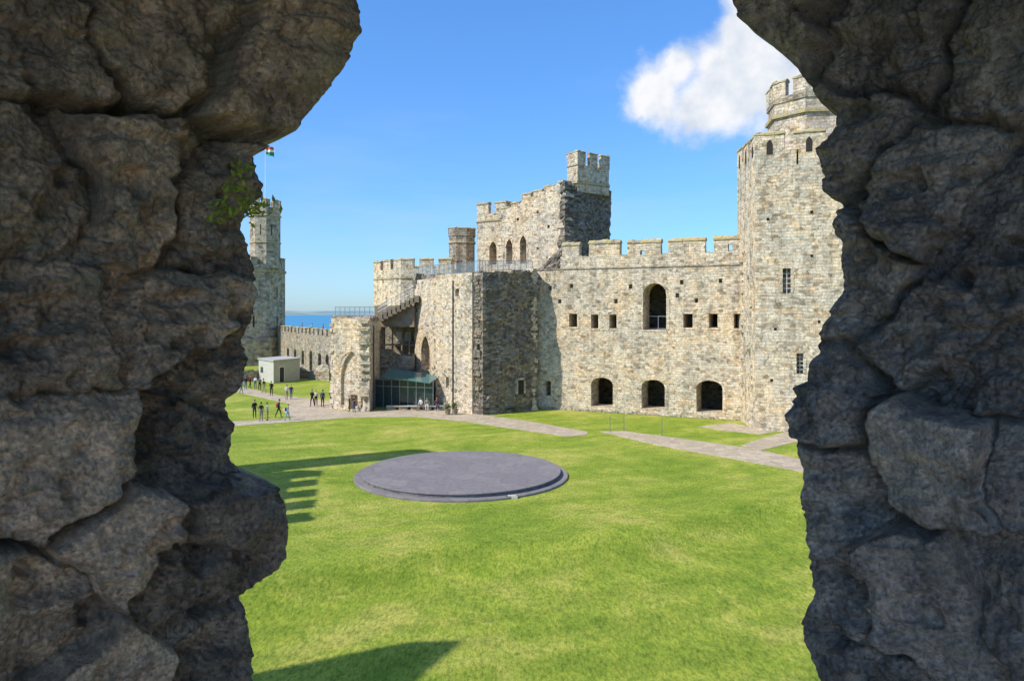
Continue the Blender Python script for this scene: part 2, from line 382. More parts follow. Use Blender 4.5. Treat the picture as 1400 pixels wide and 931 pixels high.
# ------------------------------------------------ curtain wall
cw=empty('curtain_wall'); P0=(2.4,76.0); P1=(22.6,66.4)
t_,n_,L=frame(P0,P1)
def cut_px(P0,P1,kind,pxa,pxb,pya,pyb,depth):
    s0,d0=hit(pxa,P0,P1); s1,d1=hit(pxb,P0,P1); d=(d0+d1)/2
    return (kind,s0,s1,Z(pyb,d),Z(pya,d),depth)
wins=[]
for a in [('seg',808,838,516,556),('seg',877,909,519,559),('seg',952,988,520,564),('round',879,911,387,451),
          ('rect',778,789,429,447),('rect',808,818,430,449),('rect',833,843,430,449),('rect',934,947,429,448),('rect',969,981,429,448),('rect',1003,1014,429,449),
          ('rect',746,753,521,541)]:
    wins.append(cut_px(P0,P1,*a,2.6))
holes=[cut_px(P0,P1,'rect',p-2.5,p+2.5,y-3,y+3,0.7) for p,y in ((752,394),(781,391),(862,392),(932,386),(985,384),(842,412),(765,412),(926,404),(952,411))]
body=mkobj('wall_body',sbox(P0,P1,-0.3,L,-0.3,14.2,-2.4,0),M_main,cw)
carve(body,[cutter(P0,P1,*w) for w in wins+holes])
mkobj('chamber_shell',join(sbox(P0,P1,-.3,L,-.3,14.0,-8,-7.2),sbox(P0,P1,-.3,.3,-.3,14.0,-7.2,-2.4),sbox(P0,P1,L-.6,L,-.3,14.0,-7.2,-2.4),sbox(P0,P1,.3,L-.6,13.4,14.0,-7.2,-2.4),sbox(P0,P1,.3,L-.6,5.6,6.0,-7.2,-2.4)),M_grey,cw)
mkobj('window_surrounds',join(*[ring(P0,P1,w[0],w[1],w[2],w[3],w[4],0.3,.025) for w in wins[:4]]),M_tow,cw)
sills=[sbox(P0,P1,w[1]-.12,w[2]+.12,w[3]-.18,w[3]-.003,-.3,.05,.01) for w in wins[3:10]]+[sbox(P0,P1,w[1]-.12,w[2]+.12,w[4]+.003,w[4]+.25,-.3,.03,.01) for w in wins[4:10]]
mkobj('sills',join(*sills),M_tow,cw)
s765,_=hit(766,P0,P1)
par=mkobj('parapet_base',sbox(P0,P1,s765,L-0.01,14.19,15.4,-0.7,-0.02),M_main,cw)
spans=[]
for a,b2 in ((768,792),(805,847),(858,903),(914,963),(977,1022)):
    spans.append((hit(a,P0,P1)[0],hit(b2,P0,P1)[0]))
B,C=merlons(P0,P1,spans,15.4,17.0,0.68,-0.02,0.4)
mer=mkobj('merlons',join(*B),M_main,cw)
carve(mer,[cutter(P0,P1,'rect',hit(875,P0,P1)[0],hit(881,P0,P1)[0],Z(361,71.5),Z(343,71.5),1.2),cutter(P0,P1,'rect',hit(995,P0,P1)[0],hit(1001,P0,P1)[0],Z(354,67.8),Z(334,67.8),1.2)])
mkobj('coping',join(*C),M_cap,cw)
mkobj('gap_stones',join(*[sbox(P0,P1,s765+i*.5,s765+i*.5+random.uniform(.2,.48),15.38,15.4+random.uniform(.03,.16),-.6,random.uniform(-.12,-.03),.02) for i in range(38)]),M_cap,cw)
mkobj('string_course',sbox(P0,P1,0,L-.3,14.13,14.26,-.3,.07),M_grey,cw)
pp=[(X(738,80),79.5),(X(758,78),77.6),(X(772,79),77.2),(X(772,80),82),(X(738,80),83)]
mkrub('broken_stub',pp,12,lambda x,y:14.2+ (x-2.8)*1.0,0.25,0.3,3,0.9,M_rub,cw)
w=wins[3]; bars=[sbox(P0,P1,w[1]+(w[2]-w[1])*f-.03,w[1]+(w[2]-w[1])*f+.03,w[3]+.02,w[3]+1.3,-1.5,-1.42) for f in (.02,.5,.98)]+[sbox(P0,P1,w[1]+.02,w[2]-.02,w[3]+h,w[3]+h+.07,-1.49,-1.43) for h in (.05,1.25)]
mkobj('window_grille',join(*bars),M_steel,cw)
mkobj('wall_foot',join(*[sbox(P0,P1,i*.6+random.uniform(0,.1),i*.6+random.uniform(.4,.6),-.05,random.uniform(.05,.22),-.2,random.uniform(.04,.2),.03) for i in range(36)]),M_grey,cw)
# ------------------------------------------------ big right tower
tw=empty('corner_tower'); TP=[(20.9,68.5),(20.4,62.0),(31,57.6),(38.5,61.5),(39,70),(32,75),(24,73.5)]
body=mkobj('tower_body',prism(TP,-0.3,23.3),M_tow,tw)
A,Bp=TP[1],TP[2]
tw_w=[cut_px(A,Bp,'rect',1070,1081,367,401,1.2),cut_px(A,Bp,'rect',1089,1098,483,511,1.2),cut_px(A,Bp,'rect',1089,1091.5,190,225,1.0)]
carve(body,[cutter(A,Bp,*w) for w in tw_w[:3]]+[cutter(A,Bp,*cut_px(A,Bp,'rect',p-2,p+2,y-2,y+2,.6)) for p,y in ((1050,300),(1110,290),(1120,440),(1060,450),(1110,350),(1055,520))])
mkobj('window_surrounds',join(*[ring(A,Bp,'rect',w[1],w[2],w[3],w[4],.25,.03) for w in tw_w[:2]]),M_main,tw)
bars=[]
for w in tw_w[:2]:
    bars+=[sbox(A,Bp,w[1]+.001+(w[2]-w[1])*.5-.02,w[1]+(w[2]-w[1])*.5+.02,w[3],w[4],-.35,-.3)]+[sbox(A,Bp,w[1],w[2],w[3]+(w[4]-w[3])*k/5-.02,w[3]+(w[4]-w[3])*k/5+.02,-.34,-.31) for k in range(1,5)]
mkobj('window_bars',join(*bars),M_white,tw)
crown(tw,TP,23.3,25.0,2.1,0.75,M_tow,0.7,None,0.35,.5)
tp=ngon(27.0,66.3,3.9,8,0.25)
mkobj('turret',prism(tp,23.1,28.6),M_tow,tw); mkobj('turret_string',prism(offs(tp,.25),26.9,27.2),M_cap,tw)
crown(tw,offs(tp,.12),28.6,30.3,1.5,0.7,M_tow,.5,None,.3)
mkobj('turret_parapet',prism(offs(tp,.12),28.2,28.7),M_grey,tw)
mkobj('toothing',join(teeth(TP[0],A,5.2,0,17,.9,-1.2,.45),teeth((20.6,66.2),(21.6,65.8),.2,3,16,.5,-1,.5)),M_main,tw)
# ------------------------------------------------ broken wall mass (centre)
bw=empty('ruined_gatehouse_wall')
poly=[(-2.8,70.6),(2.5,74.7),(2.9,84),(-7.9,84),(-7.6,76.4)]
mkrub('rubble_mass',poly,-0.2,lambda x,y:13.9+0.05*x,0.26,0.25,1,0.3,M_rub,bw)
FA,FB=(-7.7,76.2),(-2.95,70.75)
face=mkobj('dressed_face',sbox(FA,FB,0.0,6.1,-.3,13.7,-1.0,0.22),M_main,bw)
carve(face,[cutter(FA,FB,*cut_px(FA,FB,'rect',a,b2,c,d,1.0)) for a,b2,c,d in ((625,630,395,405),(612,616,515,530),)])
mkobj('face_toothing',join(teeth(FA,FB,6.5,0,13.6,.85,-1,.8),teeth(FA,FB,0.1,0,13.3,.6,-1,.6),teeth(FA,FB,5.6,0,13.6,.7,-.6,.4)),M_rub,bw)
mkobj('downpipe',sbox(FA,FB,3.0,3.12,.2,13,.2,.32),M_darkmetal,bw)
ra,rb=(-2.8,70.6),(2.5,74.7)
mkobj('right_corner',teeth(ra,rb,6.4,0,14,.5,-1,.8),M_main,bw)
c_=cut_px(ra,rb,'rect',706,714,519,538,.5)
mkobj('small_window',ring(ra,rb,'rect',*c_[1:5],.2,.3),M_main,bw)
mkobj('small_window_shade',sbox(ra,rb,c_[1],c_[2],c_[3],c_[4],-.3,.24),M_void,bw)  # solid near-black block, painted shade of the window opening
QA,QB=(X(567,82),82.0),(X(602,77),77.0)
qf=mkobj('arch_bay',sbox(QA,QB,0,math.dist(QA,QB)+.1,-.3,13.4,-2,0),M_main,bw)
aw=cut_px(QA,QB,'pointed',576,588,459,506,1.4)
carve(qf,[cutter(QA,QB,*aw),cutter(QA,QB,*cut_px(QA,QB,'rect',590,598,526,556,1.2))])
mkobj('arch_surround',ring(QA,QB,'pointed',aw[1],aw[2],aw[3],aw[4],.25,.04),M_tow,bw)
mkobj('bay_teeth',join(teeth(QA,QB,.1,8,13.8,.7,-1,.7),teeth(QA,QB,5.8,2,13.6,.6,-1,.6)),M_rub,bw)
mkrub('bay_top',[(X(570,83),83),(X(604,77.5),77.6),(X(604,84),84),(X(575,86),87)],13,lambda x,y:13.9,0.15,.35,9,.5,M_rub,bw)
UA,UB=(X(512,82),82),(X(566,81),81); uL=math.dist(UA,UB)
mkobj('recess_wall',sbox(UA,UB,-.3,uL+.5,-.3,8.4,-5,-4),M_grey,bw)
mkobj('upper_fascia',sbox(UA,UB,0,uL,Z(447,81.5),Z(418,81.5),-4.6,0),M_fascia,bw)
mkobj('recess_side_pier',sbox(UA,UB,0,.7,0,Z(447,81.5),-1.5,0),M_grey,bw)
mkrub('recess_mid_wall',[UA,UB,(UB[0],UB[1]+1.5),(UA[0],UA[1]+1.5)],0,lambda x,y:5.3+.35*math.sin(x*1.7),.12,.3,41,.4,M_grey,bw)
mkobj('recess_deck',join(sbox(UA,UB,.7,uL,6.1,6.25,-3.9,-1.4),*[sbox(UA,UB,s,s+.14,5,Z(447,81.5)-.01,-1.5,-1.36) for s in (1.5,2.6,3.5)]),M_fascia,bw)
mkobj('recess_panels',join(*[sbox(UA,UB,s,s+.75,6.5,7.6,-3.98,-3.9) for s in (1.0,2.1,3.2)]),M_render,bw)  # pale render panels on the recess back wall
stp=[]
for i in range(9):
    x0=X(518+i*6,81); stp.append(prism([(x0,80.4),(x0+.6,80.4),(x0+.6,82),(x0,82)],Z(433-i*3.2+6,81),Z(430-i*3.2,81)))
mkobj('steel_stair',join(*stp),M_fascia,bw)
def tube(a,b2,r0,r1=None,k=6):
    r1=r0 if r1 is None else r1; a=Vector(a);b2=Vector(b2);d=(b2-a).normalized(); u=d.orthogonal().normalized(); v=d.cross(u)
    V=[tuple(a+u*r0*math.cos(2*math.pi*i/k)+v*r0*math.sin(2*math.pi*i/k)) for i in range(k)]+[tuple(b2+u*r1*math.cos(2*math.pi*i/k)+v*r1*math.sin(2*math.pi*i/k)) for i in range(k)]
    return V,[(i,(i+1)%k,k+(i+1)%k,k+i) for i in range(k)]+[tuple(range(k-1,-1,-1)),tuple(range(k,2*k))]
def railing(name,A,B2,z0,z1,n,parent,glass=True,h=1.15):
    parts=[];
    for i in range(n+1):
        f=i/n; x,y,z=A[0]+(B2[0]-A[0])*f,A[1]+(B2[1]-A[1])*f,z0+(z1-z0)*f
        parts.append(tube((x,y,z),(x,y,z+h),.03))
    for q in ((h,),(h*.12,)) if glass else ((h,),(h*.35,),(h*.68,)):
        parts.append(tube((A[0],A[1],z0+q[0]),(B2[0],B2[1],z1+q[0]),.03))
    mkobj(name,join(*parts),M_steel,parent,False)
    if glass: mkobj(name+'_glass',([(A[0],A[1],z0+.18),(B2[0],B2[1],z1+.18),(B2[0],B2[1],z1+h-.05),(A[0],A[1],z0+h-.05)],[(0,1,2,3)]),M_glass,parent,False)
railing('stair_rail',(X(516,80.4),80.4),(X(566,80.4),80.4),Z(432,80.4),Z(405,80.4),8,bw,False)
railing('terrace_rail',(X(600,77),77.3),(X(655,73),73.5),13.6,13.8,8,bw)
railing('terrace_rail_2',(X(655,73),73.5),(X(672,77),77.5),13.8,14.1,4,bw)
railing('terrace_rail_3',(X(672,80),80.5),(X(728,80),80.5),14.3,14.3,7,bw)
railing('terrace_rail_4',(X(572,84),84),(X(600,78),78),13.8,13.7,5,bw)
# glazed entrance
gl=empty('glazed_entrance'); ga,gb=(X(513,76.5),76.5),(X(592,74.5),74.5); gL=math.dist(ga,gb)
parts=[sbox(ga,gb,gL*i/7-.04,gL*i/7+.04,0,2.9,-.1,0) for i in range(8)]+[sbox(ga,gb,0,gL,z,z+.08,-.095,.005) for z in (0.02,2.2,2.9)]
mkobj('frame',join(*parts),M_steel,gl,False)
mkobj('panes',sbox(ga,gb,0.01,gL-.01,0.05,2.88,-.06,-.04),M_glass2,gl,False)
t2,n2,_=frame(ga,gb)
V=[(ga[0]+t2[0]*s+n2[0]*o,ga[1]+t2[1]*s+n2[1]*o,z) for s,o,z in ((1.0,.8,3.25),(gL,.8,2.75),(gL,-1.8,3.2),(1.0,-1.8,3.9),(1.0,.8,3.33),(gL,.8,2.83),(gL,-1.8,3.28),(1.0,-1.8,3.98))]
mkobj('canopy',(V,[(3,2,1,0),(4,5,6,7),(0,1,5,4),(1,2,6,5),(2,3,7,6),(3,0,4,7)]),M_canopy,gl,False)
mkobj('interior',sbox(ga,gb,0.2,gL-.2,0,2.7,-3.2,-3),M_void,gl,False)  # near-black back panel, shade of the inside put into its colour
# ------------------------------------------------ left facade tower
lt=empty('ruined_hall_tower')
LP=[(X(453,75.6),75.6),(X(505,73.0),73.0),(X(519,80),80.0),(X(455,84),84.0)]
LA,LB=LP[0],LP[1]
lb=mkobj('tower_body',prism(LP,-.3,9.2),M_main,lt)
aw=cut_px(LA,LB,'pointed',466,496,480,555,.3)
carve(lb,[cutter(LA,LB,*aw),cutter(LA,LB,*cut_px(LA,LB,'rect',476,486,540,560,1.5))])
mkobj('blind_arch_ring',ring(LA,LB,'pointed',aw[1],aw[2],aw[3]+3.3,aw[4],.25,.05),M_tow,lt)
mkobj('broken_edges',join(teeth(LA,LB,.05,0,9.4,.3,-1,.6),teeth(LA,LB,3.9,0,9.2,.4,-1,.6),teeth(LB,LP[2],.3,0,9.4,.6,-1,.6)),M_main,lt)
mkrub('wall_head',scalepoly(LP,.99),8.9,lambda x,y:9.4,.1,.35,11,.35,M_grey,lt)
railing('head_rail',(X(457,76),76.4),(X(512,74.5),74.6),9.4,9.4,8,lt,True,1.0)
mkobj('drainpipe',tube((X(511,75),75,0),(X(511,75),75,8.5),.07),M_darkmetal,lt,False)
# ------------------------------------------------ wall tower behind
bt=empty('battlemented_tower'); BP=[(X(511,104),104.0),(X(548,98),98.0),(X(618,98),97.0),(X(640,106),106),(X(600,115),115),(X(530,113),113)]
mkobj('tower_body',prism(BP,-.2,15.6),M_tow,bt); mkobj('string',prism(offs(BP,.15),14.3,14.5),M_cap,bt)
crown(bt,BP,15.6,17.0,1.9,.9,M_tow,.6)
st_=empty('stair_turret'); sp=ngon(X(630.5,100),101.5,1.85,8,.39)
mkobj('turret_body',prism(sp,0,20.2),M_grey,st_); mkobj('turret_string',prism(offs(sp,.14),19.2,19.45),M_cap,st_)
crown(st_,offs(sp,.1),20.2,21.4,.85,.5,M_grey,.35,None,.2)
# ------------------------------------------------ great ruined tower
gt=empty('great_ruined_tower')
g1=[(X(652,97),97.0),(X(692,95),94.5),(X(716,97),97.5),(X(716,106),106),(X(655,108),108)]
gb1=mkobj('rear_block',prism(g1,0,22.6),M_main,gt)
carve(gb1,[cutter(g1[0],g1[1],*cut_px(g1[0],g1[1],'pointed',669,679,330,362,1.6))])
crown(gt,g1,22.6,24.2,2.2,1.0,M_main,.6,None,.3)
mkobj('rear_string',prism(offs(g1,.15),21.6,21.8),M_cap,gt)
HA,HB=(X(684,93),93.0),(X(768,86),86.0); hL=math.dist(HA,HB)
t3,n3,_=frame(HA,HB)
V,Fc=sbox(HA,HB,0,hL,0,23,-2.5,0); V=[(x,y,(z if z<10 else 22.4+2.6*(((x-HA[0])*t3[0]+(y-HA[1])*t3[1])/hL))) for x,y,z in V]
hw=mkobj('sloping_wall',(V,Fc),M_main,gt)
hc=[cut_px(HA,HB,'pointed',a,b2,c,d,1.8) for a,b2,c,d in ((692,701,327,361),(711,720,322,360))]
carve(hw,[cutter(HA,HB,*w) for w in hc]+[cutter(HA,HB,*cut_px(HA,HB,'rect',p-1.5,p+1.5,y-2,y+2,.5)) for p,y in ((708,300),(735,290),(750,310),(735,340))])
mkobj('arch_rings',join(*[ring(HA,HB,'pointed',w[1],w[2],w[3],w[4],.25,.05) for w in hc]),M_tow,gt)
B=[];C=[]
for s0,s1 in auto_spans(hL-1.2,1.5,.35):
    zb=22.4+2.6*s0/hL; b,c=merlons(HA,HB,[(s0,s1)],zb,zb+.9+random.uniform(-.25,.2),.7,-.02,.3); B+=b;C+=c
mkobj('sloping_merlons',join(*B),M_main,gt); mkobj('sloping_coping',join(*C),M_cap,gt)
KP=[(X(765,86),85.9),(X(772,86),85.5),(X(834,91),91.0),(X(826,96),97),(X(775,95),97)]
mkrub('broken_flank',KP,0,lambda x,y:24.9,.3,.28,21,.5,M_rub,gt)
mkobj('flank_toothing',join(teeth(HA,HB,hL-.1,13,25,.8,-1.5,.8),teeth(HA,HB,0.1,13,22,.8,-1.5,.7)),M_main,gt)
kp=[(X(776,88),88.4),(X(790,86.5),86.8),(X(833,89.5),89.8),(X(832,93),94.5),(X(800,95),96),(X(779,93),93)]
mkobj('turret_body',prism(kp,24,27.2),M_main,gt); mkobj('turret_string',prism(offs(kp,.15),25.0,25.3),M_cap,gt)
crown(gt,offs(kp,.1),27.2,28.9,1.2,.6,M_main,.45,None,.25)
# ------------------------------------------------ far left tower with flag
et=empty('flag_tower'); ep=ngon(X(322,142),142,9.3,10,.1)
eb=mkobj('tower_body',prism(ep,-.2,18.6),M_far,et); mkobj('string',prism(offs(ep,.25),17.2,17.6),M_cap,et); mkobj('plinth',prism(offs(ep,.5),-.2,5.0),M_far,et)
crown(et,ep,18.6,20.2,1.7,.9,M_far,.7)
eq=ngon(X(365,140),139,2.75,8,.39); mkobj('turret',prism(eq,18,29.2),M_far,et); mkobj('turret_string',prism(offs(eq,.2),27.6,27.9),M_cap,et)
mkobj('turret_string_2',prism(offs(eq,.15),22.6,22.85),M_cap,et)
crown(et,offs(eq,.1),29.2,30.8,1.1,.7,M_far,.5,None,.25)
mkobj('turret_slit_shade',join(*[sbox(eq[i],eq[(i+1)%8],.95,1.15,24,26,-.2,.01) for i in (4,5,6)]),M_void,et)  # near-black strips on the turret faces, painted slit shade
mkobj('tower_slit_shade',join(*[sbox(ep[i],ep[(i+1)%10],2.6,2.95,z,z+2,-.2,.012) for i in (6,7,8,9) for z in (7,12.5)]),M_void,et)  # same painted slit shade on the tower faces, nothing is cut
fx=X(363,138.5); fl=empty('flagpole')
mkobj('pole',tube((fx,138.5,29),(fx,138.5,41.2),.12,.07),M_white,fl,False)
def flagm():
    m,nt,b=newmat('flag_cloth'); n=N(nt); u=n('ShaderNodeSeparateXYZ',{0:n('ShaderNodeTexCoord').outputs['Generated']})
    c=n.ramp(u.outputs['Z'],[(0,(0.03,0.25,0.08)),(0.42,(0.75,0.75,0.72)),(0.5,(0.75,0.75,0.72)),(0.62,(0.6,0.1,0.05))],'CONSTANT'); nt.links.new(c,b.inputs['Base Color']); return m
V=[];k=10
for i in range(k+1):
    for z in (39.3,40.1,41.0): V.append((fx+.1+i*.15,138.5+.2*math.sin(i*.9),z+.1*math.sin(i)-i*.05))
mkobj('flag',(V,[(3*i+j,3*i+3+j,3*i+4+j,3*i+1+j) for i in range(k) for j in (0,1)]),flagm(),fl,False)
fw=empty('far_curtain_wall'); FA_,FB_=(X(378,140),140.0),(X(470,108),106.0); fL=math.dist(FA_,FB_)
fb=mkobj('wall_body',sbox(FA_,FB_,0,fL,-.2,6.2,-1.6,0),M_grey,fw)
carve(fb,[cutter(FA_,FB_,'seg',s,s+1.7,z0,z1,1.3) for s,z0,z1 in ((8,1.2,3.4),(13,1.2,3.4),(18,1.0,3.4),(23,.2,3.6),(28,1,3.4),(32,1,3.4))])
B,C=merlons(FA_,FB_,auto_spans(fL,1.6,.8),6.2,7.3,.5,0,.2); mkobj('merlons',join(*B),M_grey,fw); mkobj('coping',join(*C),M_cap,fw)
ru=empty('ruined_foundation_wall')
r0,r1=G(410,517),G(450,521)
mkrub('wall_body',[r0,r1,(r1[0],r1[1]+1),(r0[0],r0[1]+1)],-.1,lambda x,y:1.6+.7*math.sin(x*1.1),.15,.4,51,.6,M_grey,ru)
lw=empty('low_stone_wall'); a_,b_=G(318,523),G(352,520)
mkobj('wall_body',rubble([a_,b_,(b_[0],b_[1]+1),(a_[0],a_[1]+1)],-.1,lambda x,y:1.5,.1,.4,31,.3),M_grey,lw)
hu=empty('service_hut'); h0,h1=(X(374,102),102.0),(X(407,106),107.0); hm=(X(352,106),106.5)
hp=[hm,h0,h1,(hm[0]+(h1[0]-h0[0]),hm[1]+(h1[1]-h0[1]))]
hb=mkobj('walls',prism(hp,-.1,3.0),M_render,hu,False); mkobj('roof',prism(offs(hp,.2),3.0,3.2),M_roof,hu,False)
mkobj('door',sbox(h0,h1,1.2,2.1,.05,2.1,-.1,.02),M_darkmetal,hu,False); mkobj('window',sbox(hm,h0,.8,1.8,1.2,2.0,-.1,.02),M_glass2,hu,False)
mkobj('door_frame',join(sbox(h0,h1,1.1,1.2,.02,2.2,-.05,.035),sbox(h0,h1,2.1,2.2,.02,2.2,-.05,.035),sbox(h0,h1,1.2,2.1,2.1,2.2,-.05,.035)),M_white,hu,False)
# ------------------------------------------------ towers beyond the left side of the ward
wt=empty('west_tower'); WP=[(-44,22),(-28.8,25.0),(-31.2,36.0),(-44,38)]
mkobj('tower_body',prism(WP,-.9,20.2),M_tow,wt); crown(wt,WP,20.2,22,1.5,1.0,M_tow)
q=ngon(-33.5,37.8,1.5,8,.2); mkobj('turret',prism(q,-.9,29),M_tow,wt); crown(wt,q,29,30.3,.8,.5,M_tow,.35)
nt_=empty('near_shadow_tower'); NP=[(-34,2),(-27,3),(-24.0,9.8),(-22.5,13.2),(-24.3,13.1),(-28.2,11.2),(-34,8)]  # unseen; outline shaped so its shadow falls on the near lawn
mkobj('tower_body',prism(NP,-1.2,22.9),M_tow,nt_)
# ------------------------------------------------ small furniture
pr=empty('path_posts')
for px,py in ((834,590),(853,589),(905,596)):
    x,y=G(px,py); mkobj('post',join(tube((x,y,0),(x,y,1.25),.03),tube((x,y,0),(x,y,.06),.09),tube((x,y,1.25),(x,y,1.3),.045,.03)),M_steel,pr,False)
a,b2=G(834,590),G(853,589); mkobj('rope',join(tube((*a,1.1),((a[0]+b2[0])/2,(a[1]+b2[1])/2,.85),.012),tube(((a[0]+b2[0])/2,(a[1]+b2[1])/2,.85),(*b2,1.1),.012)),M_steel,pr,False)
sb=empty('stone_bench'); a,b2=G(528,561),G(612,561)
mkobj('seat',sbox(a,b2,0,math.dist(a,b2),.36,.46,-.5,.03,.01),M_render,sb); mkobj('base',join(*[sbox(a,b2,i*1.2+.05,i*1.2+.95,-.02,.36,-.42,-.05) for i in range(5)]),M_grey,sb)
M_leaf=plain('leaf_green',(0.09,0.13,0.035),0.7,0.5,30)
M_leafy=plain('fern_leaf',(0.22,0.29,0.04),0.6,0.5,60)
def leaves(c,r,n,s,flat=1.0):
    V=[];Fc=[]
    for i in range(n):
        p=Vector(c)+Vector((random.gauss(0,.5)*r,random.gauss(0,.5)*r,random.gauss(0,.5)*r*flat))
        a=Vector([random.gauss(0,1) for _ in range(3)]).normalized(); b3=a.orthogonal().normalized(); l=s*random.uniform(.6,1.3)
        o=len(V); V+=[tuple(p-a*l),tuple(p+b3*l*.4),tuple(p+a*l),tuple(p-b3*l*.4)]; Fc.append((o,o+1,o+2,o+3))
    return V,Fc
for px in (622,612):
    po=empty('plant_pot'); x,y=G(px,567)
    mkobj('pot',join(tube((x,y,0),(x,y,.5),.22,.3,12),tube((x,y,.5),(x,y,.56),.33,.33,12)),M_fascia,po,False)
    mkobj('foliage',leaves((x,y,.85),.35,160,.09),M_leaf,po,False)
tf=[]
for px,py,d in ((655,400,71.5),(648,440,72),(652,480,71.6),(645,385,72),(610,512,75.2),(598,420,76.5),(655,520,71.3),(604,465,76),(748,378,75),(1022,480,64),(1024,380,64.5),(760,352,78),(505,470,73),(640,500,72.6),(643,465,72.6),(650,540,71.5)):
    tf.append(leaves((X(px,d),d-.35,Z(py,d)),.3,60,.09,1.6))
mkobj('wall_plants',join(*tf),M_leaf,None,False)
# ------------------------------------------------ people
cloth={}
def cm(c):
    k=tuple(round(v,3) for v in c)
    if k not in cloth: cloth[k]=plain('cloth',c,.85,.12,15)
    return cloth[k]
SKIN=plain('skin',(0.5,0.3,0.22),.6,.05)
def person(px,py,yaw,h,shirt,pants,hair,pose='stand',sleeve=False,bag=None,zseat=0,skirt=False,loc=None):
    x0,y0=loc or G(px,py); k=h/1.75
    J={};E=[]
    sit=pose=='sit'; ph=random.uniform(.6,1)*(1 if random.random()<.5 else -1)
    pz=.95 if not sit else .56
    def j(n,p,r,par=None): J[n]=(Vector(p),r); 
    dz=pz-.95; lean=-.04 if not sit else -.08
    j('pel',(0,0,pz),.125);j('wai',(0,lean*.3,1.1+dz),.115);j('che',(0,lean,1.3+dz),.135);j('nb',(0,lean,1.47+dz),.062);j('ne',(0,lean-.02,1.55+dz),.05)
    for s,g in ((1,'R'),(-1,'L')):
        sw=(.16*ph*s if pose=='walk' else 0)
        j('sh'+g,(s*.165,lean,1.42+dz),.06)
        if sit: el=(s*.23,-.08,1.15+dz);wr=(s*.14,-.3,1.04+dz);pa=(s*.11,-.37,1.03+dz)
        elif pose=='phone': el=(s*.22,-.06,1.16);wr=(s*.08,-.28,1.3);pa=(s*.05,-.33,1.36)
        else: el=(s*.225,.02-sw*.6,1.15);wr=(s*.23,-.05-sw*1.2,.92);pa=(s*.225,-.07-sw*1.35,.85)
        j('el'+g,el,.043);j('wr'+g,wr,.027);j('pa'+g,pa,.03)
        if sit: hp=(s*.09,-.02,.56);kn=(s*.12,-.46,.55);an=(s*.11,-.46,.09);to=(s*.12,-.62,.04)
        elif pose=='walk': hp=(s*.09,0,.92);kn=(s*.09,-.02-.2*ph*s*-1*.8,.51);an=(s*.09,.06+.3*ph*s*.9,.11 if ph*s>0 else .09);to=(s*.1,-.1+.3*ph*s*.9,.04)
        else: hp=(s*.09,0,.92);kn=(s*.105,-.02,.5);an=(s*.11,.02,.09);to=(s*.13,-.15,.04)
        j('hi'+g,hp,.092);j('kn'+g,kn,.06);j('an'+g,an,.042);j('to'+g,to,.036)
        E+=[('che','sh'+g,1),('sh'+g,'el'+g,1),('el'+g,'wr'+g,1 if sleeve else 0),('wr'+g,'pa'+g,0),('pel','hi'+g,2),('hi'+g,'kn'+g,2),('kn'+g,'an'+g,2),('an'+g,'to'+g,4)]
    E+=[('pel','wai',2),('wai','che',1),('che','nb',1),('nb','ne',0)]
    names=list(J); me=bpy.data.meshes.new('p'); me.from_pydata([tuple(J[n][0]) for n in names],[(names.index(a),names.index(b)) for a,b,_ in E],[])
    o=bpy.data.objects.new('p',me); COL.objects.link(o)
    md=o.modifiers.new('s','SKIN'); md.use_smooth_shade=True; o.modifiers.new('ss','SUBSURF').levels=1
    for i,n in enumerate(names):
        me.skin_vertices[0].data[i].radius=(J[n][1]*(1.15 if n in('che','pel','wai') else 1),J[n][1]*(.85 if n in('che','wai') else 1)); me.skin_vertices[0].data[i].use_root=(n=='pel')
    dg=bpy.context.evaluated_depsgraph_get(); dg.update()
    nm=bpy.data.meshes.new_from_object(o.evaluated_get(dg)); bpy.data.objects.remove(o)
    V=[tuple(v.co) for v in nm.vertices]; Fs=[tuple(p.vertices) for p in nm.polygons]; mi=[]
    for p in nm.polygons:
        c=p.center; best=9;bm_=1
        for a,b,m_ in E:
            A,B2=J[a][0],J[b][0]; d=B2-A; t=max(0,min(1,(c-A).dot(d)/d.length_squared)); q=(c-(A+d*t)).length-(J[a][1]*(1-t)+J[b][1]*t)
            if q<best: best=q;bm_=m_
        mi.append(bm_)
    def add(vf,m_):
        o=len(V); V.extend([tuple(v) for v in vf[0]]); Fs.extend([tuple(i+o for i in f) for f in vf[1]]); mi.extend([m_]*len(vf[1]))
    hc=J['ne'][0]+Vector((0,-.02,.115)); hv=[];hf=[];nu,nv=12,9
    for b in range(nv+1):
        th=math.pi*b/nv
        for a in range(nu):
            ph_=2*math.pi*a/nu; x=math.sin(th)*math.cos(ph_);y=math.sin(th)*math.sin(ph_);z=math.cos(th)
            tp_=1-.28*max(0,-z); ex=0
            if y<-.85 and abs(x)<.4 and -.35<z<.1: ex=-.018
            hv.append((hc.x+x*.074*tp_,hc.y+y*.095*tp_+ex,hc.z+z*.118))
    for b in range(nv):
        for a in range(nu): hf.append((b*nu+a,b*nu+(a+1)%nu,(b+1)*nu+(a+1)%nu,(b+1)*nu+a))
    add((hv,hf),0)
    hh=[(hc.x+(v[0]-hc.x)*1.09,hc.y+(v[1]-hc.y)*1.07+.008,hc.z+(v[2]-hc.z)*1.07+.004) for v in hv]
    add((hh,[f for f in hf if (sum(hh[i][2] for i in f)/4>hc.z+.04) or (sum(hh[i][1] for i in f)/4>hc.y+.0 and sum(hh[i][2] for i in f)/4>hc.z-.07)]),3)
